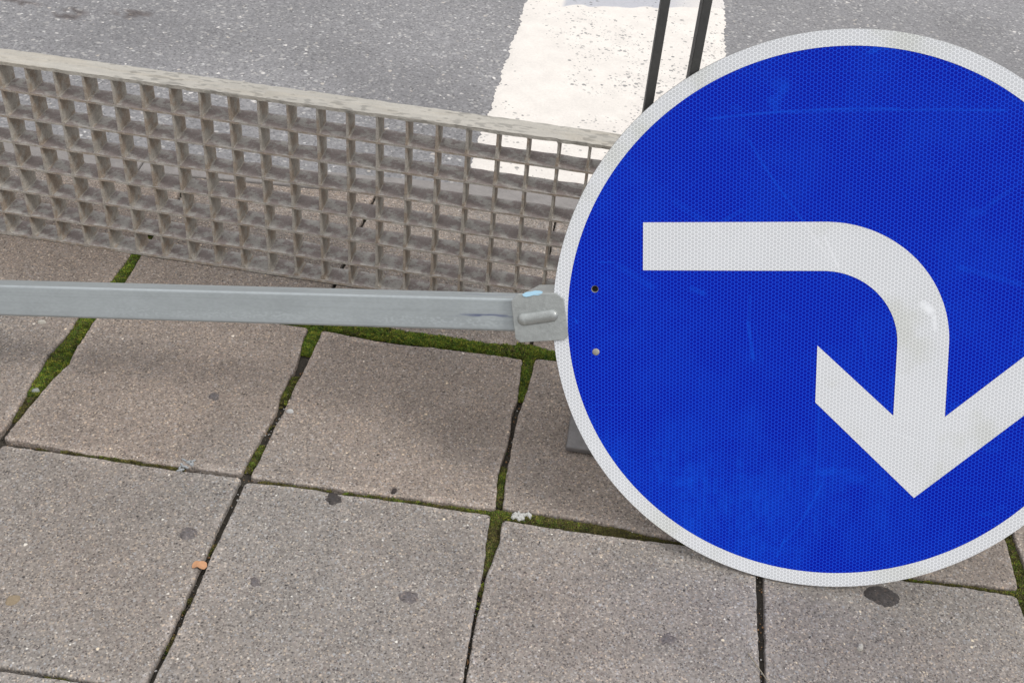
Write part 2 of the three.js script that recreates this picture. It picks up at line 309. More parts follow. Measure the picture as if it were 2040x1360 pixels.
{ // painted stripe: colour print with worn-through flecks
  const W = 768, H = 2048, x0 = 0.128, w = 0.48, L = 1.6, zN = -0.795;
  const rgb = new Float32Array(W * H * 3), R = rng(5);
  for (let y = 0; y < H; y++) for (let x = 0; x < W; x++) {
    const i = y * W + x, u = x / W * w, v = y / H * L;
    const n = fbm(u * 300, v * 300, 91, 3), m = fbm(u * 30, v * 30, 93, 3);
    const t = 0.9 + 0.12 * (n - 0.5) + 0.14 * (m - 0.5);
    let c = [0.9 * t, 0.84 * t, 0.77 * t];
    // grey patch of worn paint across the far end
    const pz = v + 0.05 * (fbm(u * 16, 2, 95, 3) - 0.5) - u * 0.27, k = step(0.776, 0.784, pz) * step(0.085, 0.1, u) * (1 - step(0.30, 0.42, u) * 0.75) * (1 - step(0.86, 0.88, pz));
    c = c.map((q, a) => lerp(q, [0.50, 0.50, 0.53][a] * (0.9 + 0.2 * n), k));
    rgb[i * 3] = c[0]; rgb[i * 3 + 1] = c[1]; rgb[i * 3 + 2] = c[2];
  }
  const px = W / w, py = H / L;
  for (let q = 0; q < 9000; q++) {
    const u = R() * w, v = R() * L;
    const dens = step(0.36, 0.62, fbm(u * 9 + 4, v * 6 + 1, 97, 3)) * (0.18 + 0.82 * Math.exp(-Math.pow((v - 0.48) / 0.24, 2)) * step(0.06, 0.2, u)) + (u > 0.4 ? 0.25 : 0);
    if (R() > dens * 1.5) continue;
    const r = (0.001 + 0.0042 * R() * R()), as = 0.4 + 0.6 * R(), an = R() * 3.14, k = 0.25 + 0.6 * R(), rx = Math.ceil(r * px) + 1, ry = Math.ceil(r * py) + 1;
    for (let dy = -ry; dy <= ry; dy++) for (let dx = -rx; dx <= rx; dx++) {
      const X = Math.round(u * px) + dx, Y = Math.round(v * py) + dy; if (X < 0 || Y < 0 || X >= W || Y >= H) continue;
      const a = dx / px, b = dy / py, e = (a * Math.cos(an) + b * Math.sin(an)) / r, f = (-a * Math.sin(an) + b * Math.cos(an)) / (r * as);
      if (e * e + f * f > 1) continue; const i = Y * W + X;
      rgb[i * 3] = lerp(rgb[i * 3], 0.16, k); rgb[i * 3 + 1] = lerp(rgb[i * 3 + 1], 0.16, k); rgb[i * 3 + 2] = lerp(rgb[i * 3 + 2], 0.16, k);
    }
  }
  const map = colorTex(W, H, rgb); map.wrapS = map.wrapT = THREE.ClampToEdgeWrapping;
  const mat = new THREE.MeshStandardMaterial({ map, roughness: 0.75, bumpMap: (() => { const t = M.mottleBump.clone(); t.repeat.set(6, 20); return t; })(), bumpScale: 0.0009 });
  const nx = 24, nz = 420, pos = [], uv = [], idx = [];
  for (let b = 0; b <= nz; b++) for (let a = 0; a <= nx; a++) {
    const v = b / nz, s = a / nx, z = zN - v * L + (b === 0 ? (fbm(s * 20, 3, 101, 3) - 0.5) * 0.02 : 0);
    const jl = (fbm(z * 130, 1, 103, 3) - 0.5) * 0.009 + (fbm(z * 24, 1, 107, 2) - 0.5) * 0.008, jr = (fbm(z * 130, 5, 105, 3) - 0.5) * 0.009 + (fbm(z * 24, 5, 107, 2) - 0.5) * 0.006;
    const x = lerp(0.134 + jl, 0.589 + jr, s) + 0.004 * v;
    const edge = a === 0 || a === nx || b === 0 || b === nz;
    pos.push(x, ROADY + (edge ? 0.0004 : 0.0036), z); uv.push((x - x0) / w, v);
  }
  for (let b = 0; b < nz; b++) for (let a = 0; a < nx; a++) { const q = b * (nx + 1) + a; idx.push(q, q + 1, q + nx + 2, q, q + nx + 2, q + nx + 1); }
  const st = mesh('crossing_stripe', geo(pos, idx, uv), mat); scene.add(st); st.userData.kind = 'structure';
  st.userData.label = 'broad white painted stripe on the asphalt, worn through in flecks';
}

// ------------------------------------------------------------------ moulded grating standing on edge
{
  const g0 = new THREE.Group(); g0.name = 'grating_panel'; scene.add(g0);
  const P = 0.0402, D = 0.0362, K0 = -16, K1 = 21, ROWS = 7;
  g0.position.set(-0.4594, 0.0005, -0.4092); g0.rotation.y = -0.0144;
  tag(g0, 'weathered grey moulded grating panel standing on its long edge behind the sign', 'grating');
  const H = ROWS * P;
  function jitter(g, amp, seed, keepY) {
    const p = g.attributes.position;
    for (let i = 0; i < p.count; i++) {
      const x = p.getX(i), y = p.getY(i), z = p.getZ(i);
      const a = (fbm(x * 70 + seed * 3.1, (y + z) * 70, 201, 2) - 0.5) * amp, b = (fbm(x * 70 + 9 + seed, (y - z) * 70, 203, 2) - 0.5) * amp, c = (fbm((x + y) * 160 + seed * 1.7, z * 60, 207, 2) - 0.5) * amp * 1.8;
      p.setXYZ(i, x + a, keepY ? y : y + b, z + c);
    }
    g.computeVertexNormals(); return g;
  }
  function taper(g, axis, ratio) { const p = g.attributes.position; for (let i = 0; i < p.count; i++) { const f = (p.getZ(i) + D) / D, k = lerp(ratio, 1, f); if (axis === 'y') p.setY(i, p.getY(i) * k); else p.setX(i, p.getX(i) * k); } }
  const len = (K1 - K0) * P, xc = (K0 + K1) / 2 * P;
  for (let r = 0; r <= ROWS; r++) {
    const y = r * P, top = r === ROWS, bot = r === 0;
    const th = top ? 0.005 : bot ? 0.0038 : 0.003;
    const g = new THREE.BoxGeometry(len + (top ? 0.006 : 0.0035), th, top ? D + 0.001 : D, (K1 - K0) * 6, 1, 7);
    g.translate(0, 0, -D / 2 + (top ? -0.0001 : 0.0004));
    if (!top) { // moulding flash: the rear edge runs unevenly
      const p = g.attributes.position;
      for (let i = 0; i < p.count; i++) { const f = clamp(-(p.getZ(i)) / D, 0, 1); if (f > 0.8) p.setZ(i, p.getZ(i) - 0.004 * (fbm((p.getX(i) + r * 3) * 45, r, 211, 2) - 0.45)); }
    }
    if (!top) taper(g, 'y', 1.15);
    boxUV(g); { const uv = g.attributes.uv; for (let i = 0; i < uv.count; i++) uv.setXY(i, uv.getX(i) + r * 0.37, uv.getY(i) + r * 0.19); }
    jitter(g, top ? 0.0014 : 0.0006, r, bot);
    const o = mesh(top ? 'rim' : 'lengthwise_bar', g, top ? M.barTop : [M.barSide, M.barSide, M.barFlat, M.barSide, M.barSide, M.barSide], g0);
    o.position.set(xc, y + (top ? 0 : bot ? 0.0024 : 0), 0);
  }
  const fillet = new THREE.Shape(); const fr = 0.0042; fillet.moveTo(0, 0); fillet.lineTo(fr, 0);
  for (let k = 1; k <= 4; k++) { const a = k / 4 * Math.PI / 2; fillet.lineTo(fr - fr * Math.sin(a), fr - fr * Math.cos(a)); }
  const fg = new THREE.ExtrudeGeometry(fillet, { depth: D - 0.003, bevelEnabled: false }); fg.translate(0, 0, -D + 0.0015); fg.deleteAttribute('uv');
  for (let k = K0; k <= K1; k++) {
    const b = new THREE.BoxGeometry(0.0029, H, D - 0.0012, 1, 42, 7); b.translate(0, H / 2, -D / 2);
    taper(b, 'x', 1.12); jitter(b, 0.0006, k + 40, true); b.deleteAttribute('uv');
    const parts = [b.toNonIndexed()];
    for (let r = 0; r <= ROWS; r++) for (const [sx, sy] of [[1, 1], [-1, 1], [1, -1], [-1, -1]]) {
      if ((r === 0 && sy < 0) || (r === ROWS && sy > 0) || (k === K0 && sx < 0) || (k === K1 && sx > 0)) continue;
      const f = fg.clone(), q = (0.75 + 0.5 * hash2(k + 90, r * 4 + sx + sy * 2 + 9, 7)) * (r === ROWS ? 1.1 : r === 0 ? 1.5 : 0.5);
      f.scale(sx * q, sy * q, 1); if (sx * sy < 0) { const ps = f.attributes.position; for (let i = 0; i < ps.count; i += 3) { const a = [ps.getX(i), ps.getY(i), ps.getZ(i)]; ps.setXYZ(i, ps.getX(i + 1), ps.getY(i + 1), ps.getZ(i + 1)); ps.setXYZ(i + 1, ...a); } }
      f.translate(sx * 0.0014, r * P + sy * 0.0015 + (r === 0 ? 0.0024 : 0), 0); f.computeVertexNormals();
      parts.push(f.index ? f.toNonIndexed() : f);
    }
    const g = mergeGeometries(parts); boxUV(g);
    { const uv = g.attributes.uv; for (let i = 0; i < uv.count; i++) uv.setXY(i, uv.getX(i) + k * 0.23, uv.getY(i) + k * 0.31); }
    const o = mesh('cross_bar', g, M.barSide, g0); o.position.set(k * P, 0, 0);
  }
}

// ------------------------------------------------------------------ twin upright bars on a base plate
{
  const g0 = new THREE.Group(); g0.name = 'twin_bar_post'; scene.add(g0); g0.position.set(0.4245, 0.001, -0.223);
  tag(g0, 'dark grey post of two flat upright bars on a small steel base plate', 'post');
  const bp = new RoundedBoxGeometry(0.112, 0.008, 0.2, 3, 0.0022); bp.translate(0, 0.004, 0); boxUV(bp); mesh('base_plate', bp, M.plate, g0);
  for (const x of [-0.0205, 0.0205]) {
    const b = new RoundedBoxGeometry(0.0092, 0.9, 0.05, 2, 0.001); b.translate(0, 0.45 + 0.008, 0); boxUV(b);
    mesh('upright_bar', b, M.darkSteel, g0).position.x = x;
  }
}

// ------------------------------------------------------------------ round direction sign with its pole
const sign = new THREE.Group(); sign.name = 'road_sign'; scene.add(sign);
tag(sign, 'round blue road sign with white bent arrow and galvanised pole, tipped on its side', 'road sign');
{
  const n = new THREE.Vector3(-0.06753344, 0.40537712, 0.91165159).normalize(), a = new THREE.Vector3(0.99726746, 0, -0.07387571 * -1).normalize();
  a.addScaledVector(n, -a.dot(n)).normalize();
  const b = new THREE.Vector3().crossVectors(n, a), th = 10.2 * Math.PI / 180;
  const s = a.clone().multiplyScalar(Math.cos(th)).addScaledVector(b, Math.sin(th)), t = new THREE.Vector3().crossVectors(n, s);
  const c = new THREE.Vector3(0.63056666, 0.27474486 + 0.0016, -0.08494039);
  sign.quaternion.setFromRotationMatrix(new THREE.Matrix4().makeBasis(s, t, n)); sign.position.copy(c);
  // honeycomb sheeting
  const W = 2048, S = 0.6, blue = new Float32Array(W * W * 3), white = new Float32Array(W * W * 3), haze = new Float32Array(W * W);
  // scratches and scuffs on the film (sign coordinates in mm, t up)
  const R = rng(77);
  function scratch(x0, y0, x1, y1, wid, k, bend = 0) {
    const n = 240;
    for (let q = 0; q <= n; q++) {
      const f = q / n, x = lerp(x0, x1, f) , y = lerp(y0, y1, f) + bend * 4 * f * (1 - f);
      const kk = 0.72 * k * (0.55 + 0.9 * vnoise(f * 14, x0 + y1, 301)) * step(0, 0.06, f) * step(0, 0.06, 1 - f), w2 = wid / 2;
      const X0 = Math.floor((x - w2 + 300) / 600 * W) - 1, X1 = Math.ceil((x + w2 + 300) / 600 * W) + 1, Y0 = Math.floor((y - w2 + 300) / 600 * W) - 1, Y1 = Math.ceil((y + w2 + 300) / 600 * W) + 1;
      for (let Y = Y0; Y <= Y1; Y++) for (let X = X0; X <= X1; X++) {
        if (X < 0 || Y < 0 || X >= W || Y >= W) continue;
        const d = Math.hypot((X / W * 600 - 300) - x, (Y / W * 600 - 300) - y) / w2; if (d > 1) continue;
        const i = Y * W + X; haze[i] = Math.max(haze[i], kk * (1 - d * d) * (0.6 + 0.4 * hash2(X, Y, 9)));
      }
    }
  }
  scratch(-140, 213, 60, 220, 3.2, 0.5, 4); scratch(40, 219.6, 160, 217, 3, 0.4); scratch(-60, 218, 120, 220, 1.2, 0.5);
  scratch(-146, 259.4, 114, 257.5, 0.9, 0.5); scratch(-246, -175.9, 220, -180.6, 1.0, 0.55); scratch(-260, -96, -214, -95, 0.8, 0.6);
  scratch(-95, 195, -52, 130, 3, 0.36, -3); scratch(-52, 130, -8, 68, 3.4, 0.4); scratch(-90, 2, -83, -42, 5, 0.42, 0); scratch(-88, 30, -89, 0, 3, 0.25);
  scratch(-17, 2, -11, -165, 1.4, 0.3); scratch(-15, -30, -10, -150, 4, 0.12); scratch(-45, -251, -5, -177, 3, 0.34, -6); scratch(-52, -268, -44, -245, 3, 0.5);
  scratch(24, 280, 52, 279, 4, 0.28); scratch(22, 276, 30, 278, 5, 0.35); scratch(28, -10, 36, -48, 3, 0.25);
  scratch(-250, 64, -232, 64, 2, 0.5); scratch(-230, 62, -190, 36, 9, 0.16); scratch(-150, 36, -135, 30, 8, 0.3); scratch(120, 60, 190, 40, 8, 0.22); scratch(130, 110, 180, 150, 6, 0.2);
  scratch(-170, 130, -120, 96, 10, 0.14); scratch(-70, 226, -58, 246, 13, 0.3); scratch(-72, 232, -66, 222, 10, 0.24); scratch(-130, 100, -98, 120, 5, 0.24);
  scratch(-276, 2, -273, -3, 2, 0.9); scratch(88, 21, 97, 13, 11, 1.3); scratch(100, 8, 102, -6, 6, 0.9); scratch(20, -172, 34, -172, 14, 0.22); scratch(-12, -166, 32, -164, 12, 0.22); scratch(60, -118, 92, -128, 1.4, 0.6); scratch(-14, 92, 2, 58, 3, 0.7);
  for (let q = 0; q < 90; q++) { const x = (R() - 0.5) * 520, y = (R() - 0.5) * 520, an = R() * 6.3, l = 6 + R() * R() * 70; scratch(x, y, x + l * Math.cos(an), y + l * Math.sin(an), 0.4 + R() * 0.7, 0.14 + 0.3 * R(), (R() - 0.5) * 4); }
  for (let q = 0; q < 26; q++) { const x = (R() - 0.5) * 500, y = (R() - 0.5) * 500; scratch(x, y, x + 2 + R() * 14, y + (R() - 0.5) * 10, 5 + R() * 9, 0.05 + 0.12 * R()); }
  const pit = 4.1, colw = pit * Math.sqrt(3) / 2;
  for (let Y = 0; Y < W; Y++) for (let X = 0; X < W; X++) {
    const i = Y * W + X, x = X / W * 600 - 300, y = Y / W * 600 - 300;
    // distance to the nearest hexagon centre (columns along t)
    const ci = Math.round(x / colw); let best = 9, sec = 9;
    for (let q = ci - 1; q <= ci + 1; q++) {
      const off = (q & 1) ? 0.5 : 0, ri = Math.round(y / pit - off);
      for (let r = ri - 1; r <= ri + 1; r++) { const d = Math.hypot(x - q * colw, y - (r + off) * pit); if (d < best) { sec = best; best = d; } else if (d < sec) sec = d; }
    }
    const web = 1 - step(0.35, 0.95, sec - best);      // thin wall between cells
    const ring = step(1.0, 1.5, best) * (1 - web) * 0.3, dot = 1 - step(0.25, 0.6, best);
    const n = fbm(x / 40 + 9, y / 40, 311, 4), g = vnoise(x / 0.8, y / 0.8, 313);
    const streakPatch = clamp(1.25 - Math.hypot((x + 120) / 150, (y + 205) / 85) + 1.5 * (fbm(x / 28, y / 70, 321, 4) - 0.5), 0, 1) * (0.25 + 0.75 * vnoise(x / 1.3, y / 26, 323)) * (0.5 + vnoise(x / 6, y / 6, 325));  // lighter streaky patch low on the left of the film
    const hz = clamp(haze[i] + 0.26 * streakPatch + 0.06 * step(0.42, 0.72, n) * (0.6 + 0.8 * vnoise(x / 3, y / 9, 319)), 0, 1);
    let br = 0.0004, bg = 0.008, bb = 0.37;
    br = lerp(br, 0.01, web); bg = lerp(bg, 0.078, web); bb = lerp(bb, 0.78, web);
    bb += dot * 0.03; bg += dot * 0.006;
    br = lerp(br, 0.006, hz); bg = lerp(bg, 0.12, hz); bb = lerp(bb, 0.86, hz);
    const gg = 0.94 + 0.12 * g; blue[i * 3] = br * gg; blue[i * 3 + 1] = bg * gg; blue[i * 3 + 2] = bb * gg;
    const cell = 0.68 - ring * 0.12 + dot * 0.03, wv = lerp(cell, 1.0, web), dirt = 1 - 0.1 * step(0.5, 0.8, fbm(x / 60, y / 60 + 4, 317, 4));
    const w2 = lerp(wv, 0.97, Math.max(hz, 0)) * dirt * (0.97 + 0.06 * g);
    white[i * 3] = w2 * 0.955; white[i * 3 + 1] = w2 * 0.975; white[i * 3 + 2] = w2 * lerp(0.94, 1.0, (dirt - 0.9) * 10);
  }
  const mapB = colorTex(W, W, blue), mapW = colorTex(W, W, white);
  const film = { roughness: 0.42, clearcoat: 0.1, clearcoatRoughness: 0.2, specularIntensity: 0.08 };
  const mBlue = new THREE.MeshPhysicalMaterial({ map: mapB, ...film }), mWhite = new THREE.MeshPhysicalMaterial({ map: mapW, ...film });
  const filmUV = g => { const p = g.attributes.position, uv = []; for (let i = 0; i < p.count; i++) uv.push((p.getX(i) + S / 2) / S, (p.getY(i) + S / 2) / S); g.setAttribute('uv', new THREE.Float32BufferAttribute(uv, 2)); return g; };
  const hole = (sh, r) => { const h = new THREE.Path(); h.absarc(-0.2533, 0.0347, r, 0, Math.PI * 2, true); sh.holes.push(h); };
  const disc = new THREE.Shape(); disc.absarc(0, 0, 0.2995, 0, Math.PI * 2); hole(disc, 0.0038);
  const dg = new THREE.ExtrudeGeometry(disc, { depth: 0.0026, bevelEnabled: true, bevelSize: 0.0005, bevelThickness: 0.0004, bevelSegments: 2, curveSegments: 180 }); dg.translate(0, 0, -0.003 - 0.0004); boxUV(dg);
  const plate = mesh('sign_plate', dg, M.alu, sign);
  const bs = new THREE.Shape(); bs.absarc(0, 0, 0.2836, 0, Math.PI * 2); hole(bs, 0.004);
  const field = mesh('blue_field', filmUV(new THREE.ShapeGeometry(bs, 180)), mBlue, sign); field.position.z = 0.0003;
  tag(field, 'blue honeycomb reflective film, scratched');
  const ring = new THREE.Shape(); ring.absarc(0, 0, 0.2996, 0, Math.PI * 2); const rh = new THREE.Path(); rh.absarc(0, 0, 0.2834, 0, Math.PI * 2, true); ring.holes.push(rh);
  const border = mesh('white_border', filmUV(new THREE.ShapeGeometry(ring, 180)), mWhite, sign); border.position.z = 0.0006; tag(border, 'white reflective rim band');
  const ar = new THREE.Shape(), mm = v => v / 1000, cx = -13.5, cy = -23;
  ar.moveTo(mm(-201.4), mm(55.6)); ar.lineTo(mm(cx), mm(55.6));
  for (let k = 0; k <= 40; k++) { const q = Math.PI / 2 * (1 - k / 40); ar.lineTo(mm(cx + 78.4 * Math.cos(q)), mm(cy + 78.6 * Math.sin(q))); }
  ar.lineTo(mm(64.8), mm(-100.3)); ar.lineTo(mm(-16.6), mm(-24.6)); ar.lineTo(mm(-16.5), mm(-87.3)); ar.lineTo(mm(90.8), mm(-192)); ar.lineTo(mm(198), mm(-95)); ar.lineTo(mm(196.5), mm(-29)); ar.lineTo(mm(117.2), mm(-100.3));
  for (let k = 0; k <= 40; k++) { const q = Math.PI / 2 * (k / 40); ar.lineTo(mm(cx + 130.2 * Math.cos(q)), mm(cy + 130 * Math.sin(q))); }
  ar.lineTo(mm(-201.4), mm(107));
  const arrow = mesh('arrow', filmUV(new THREE.ShapeGeometry(ar, 12)), mWhite, sign); arrow.position.z = 0.0006; tag(arrow, 'white arrow running along and bending sharply to its right');
  const pl = new THREE.CylinderGeometry(0.0055, 0.0055, 0.003, 24); pl.rotateX(Math.PI / 2);
  mesh('hole_shade_disc', pl, new THREE.MeshStandardMaterial({ color: new THREE.Color(0.012, 0.009, 0.008), roughness: 0.9 }), sign).position.set(-0.2533, 0.0347, -0.0052);  // near-black disc added behind the open hole, painting the shade inside it
  // rivet in the second mounting hole
  const rv = new THREE.LatheGeometry([[0, 0.0011], [0.0018, 0.001], [0.0032, 0.0006], [0.0039, 0]].map(q => new THREE.Vector2(...q)), 28); rv.rotateX(Math.PI / 2); boxUV(rv);
  mesh('rivet', rv, new THREE.MeshStandardMaterial({ color: new THREE.Color(0.5, 0.47, 0.41), map: M.mottleMap, roughness: 0.5, metalness: 0.3 }), sign).position.set(-0.2526, -0.0353, 0.0004);
  // pole: square hollow section with rounded edges, clamped behind the disc, far end on the ground
  const h = 0.0187, r = 0.003, sq = new THREE.Shape();
  const rsq = (sh, h, r) => { sh.moveTo(-h + r, -h); sh.lineTo(h - r, -h); sh.absarc(h - r, -h + r, r, -Math.PI / 2, 0); sh.lineTo(h, h - r); sh.absarc(h - r, h - r, r, 0, Math.PI / 2); sh.lineTo(-h + r, h); sh.absarc(-h + r, h - r, r, Math.PI / 2, Math.PI); sh.lineTo(-h, -h + r); sh.absarc(-h + r, -h + r, r, Math.PI, Math.PI * 1.5); };
  rsq(sq, h, r); const inn = new THREE.Path(); rsq(inn, h - 0.002, r - 0.0014); sq.holes.push(inn);
  const ang = -1.08 * Math.PI / 180, pc = new THREE.Vector3(-0.345, 0.0040, -0.0036 - h);
  // length towards the ground
  const dirW = new THREE.Vector3(-Math.cos(ang), -Math.sin(ang), 0).applyQuaternion(sign.quaternion);
  const downExt = Math.abs(new THREE.Vector3(0, h, 0).applyQuaternion(sign.quaternion).y) + Math.abs(new THREE.Vector3(0, 0, h).applyQuaternion(sign.quaternion).y) - r * 0.35;
  const pcW = pc.clone().applyQuaternion(sign.quaternion).add(sign.position);
  const Lg = (pcW.y - downExt - 0.001) / -dirW.y, Lt = 0.56;
  const pg = new THREE.ExtrudeGeometry(sq, { depth: Lg + Lt, bevelEnabled: false, curveSegments: 6 });
  pg.rotateY(-Math.PI / 2);                   // extrude along -x
  pg.translate(Lt, 0, 0); boxUV(pg);
  { const uv = pg.attributes.uv; for (let i = 0; i < uv.count; i++) uv.setXY(i, (uv.getX(i) + 1.9) / 2.6, (uv.getY(i) + h) / (2 * h)); }
  const PW = 2048, PH = 128, pr = new Float32Array(PW * PH * 3);
  for (let y = 0; y < PH; y++) for (let x = 0; x < PW; x++) {
    const X = x / PW * 2.6 - 1.9, v = y / PH, i = (y * PW + x) * 3;
    let k = 0.88 + 0.07 * (vnoise(X * 60, v * 5, 601) - 0.5) + 0.09 * (vnoise(X * 330, v * 24, 603) - 0.5) + 0.14 * (fbm(X * 14, v * 1.6, 605, 3) - 0.5);
    // rubbed pale flecks low on the flank, fine drawn lines
    const fl = step(0.58, 0.72, vnoise(X * 420, v * 30, 607)) * step(0.1, 0.2, v) * (1 - step(0.3, 0.46, v)) * step(0.35, 0.6, fbm(X * 12, 3, 609, 2));
    k += 0.2 * fl; k -= 0.05 * step(0.66, 0.8, vnoise(X * 5, v * 22, 611));
    let c = [k, k, k];
    const mk = step(0.45, 0.7, vnoise(X * 90, v * 20, 613)) * Math.exp(-Math.pow((v - 0.47) / 0.05, 2)) * Math.exp(-Math.pow((X + 0.03) / 0.03, 2));
    c = [k * (1 - 0.75 * mk), k * (1 - 0.72 * mk), k * (1 - 0.5 * mk)];
    pr[i] = c[0]; pr[i + 1] = c[1]; pr[i + 2] = c[2];
  }
  const poleMat = new THREE.MeshStandardMaterial({ color: new THREE.Color(0.44, 0.475, 0.48), map: colorTex(PW, PH, pr), roughness: 0.42, metalness: 0.35 });
  const pole = mesh('pole', pg, poleMat, sign); pole.position.copy(pc); pole.rotation.z = ang;
  tag(pole, 'square galvanised pole lying almost level');
  // clamp: front plate, bead, flange folded back over the pole
  const cl = new THREE.Shape(); [[-344.5, 21.5], [-337, 28.8], [-296, 29.8], [-288, 24.3], [-283.3, -16], [-287.4, -20.8], [-310, -22.6], [-335.6, -24.4], [-340.8, -20.2]].forEach(([x, y], k) => k ? cl.lineTo(mm(x), mm(y)) : cl.moveTo(mm(x), mm(y)));
  const cg = new THREE.ExtrudeGeometry(cl, { depth: 0.0014, bevelEnabled: true, bevelSize: 0.0007, bevelThickness: 0.0006, bevelSegments: 3 }); cg.translate(0, 0, 0.0018); boxUV(cg);
  const clamp_ = mesh('clamp', cg, M.zinc, sign); tag(clamp_, 'grey steel clamp plate gripping pole and rim');
  { // pressed bead: half-round stadium
    const L = 0.031, w = 0.0062, hh = 0.0046, pos = [], idx = [], nu = 28, nv = 10;
    for (let v = 0; v <= nv; v++) for (let u = 0; u < nu; u++) {
      const f = v / nv, q = u / nu * Math.PI * 2, rad = w * Math.cos(f * Math.PI / 2) + (1 - f) * 0.0012, ox = Math.cos(q) >= 0 ? L / 2 : -L / 2;
      pos.push(ox + rad * Math.cos(q), rad * Math.sin(q), hh * Math.sin(f * Math.PI / 2));
    }
    for (let v = 0; v < nv; v++) for (let u = 0; u < nu; u++) { const q = v * nu + u, e = v * nu + (u + 1) % nu; idx.push(q, e, e + nu, q, e + nu, q + nu); }
    const g = geo(pos, idx); boxUV(g); const o = mesh('bead', g, M.zinc, clamp_); o.position.set(-0.316, 0.0035, 0.0036); o.rotation.z = 0.15;
  }
  { // folded flange running back from the upper edge, and a thin pale blue strip along the fold
    const fl = new THREE.Shape(); [[0, 0], [0.034, 0], [0.037, -0.052], [0.010, -0.052]].forEach(([x, y], k) => k ? fl.lineTo(x, y) : fl.moveTo(x, y));
    const g = new THREE.ExtrudeGeometry(fl, { depth: 0.002, bevelEnabled: true, bevelSize: 0.0004, bevelThickness: 0.0004, bevelSegments: 2 });
    g.rotateX(Math.PI / 2); boxUV(g);                   // x stays, shape y -> z, depth -> -y
    const o = mesh('flange', g, M.zinc, clamp_); o.position.set(-0.3305, 0.0300, 0.0022);
    const ps = new THREE.Shape(); [[0, 0], [4, 2.4], [9, 2.6], [14, 3.6], [19, 3.2], [22, 2.2], [21, -0.6], [17, -1.4], [12, -1.0], [8, -2.2], [4, -2.6], [1.5, -2]].forEach(([x, y], k) => k ? ps.lineTo(mm(x), mm(y)) : ps.moveTo(mm(x), mm(y)));
    const pg2 = new THREE.ExtrudeGeometry(ps, { depth: 0.0005, bevelEnabled: true, bevelSize: 0.0003, bevelThickness: 0.0003, bevelSegments: 2 });
    const q = mesh('pale_blue_strip', pg2, new THREE.MeshStandardMaterial({ color: new THREE.Color(0.36, 0.58, 0.72), roughness: 0.5 }), clamp_); q.position.set(-0.3325, 0.0285, 0.0034); q.rotation.x = -0.5; q.rotation.z = 0.06;
  }
}

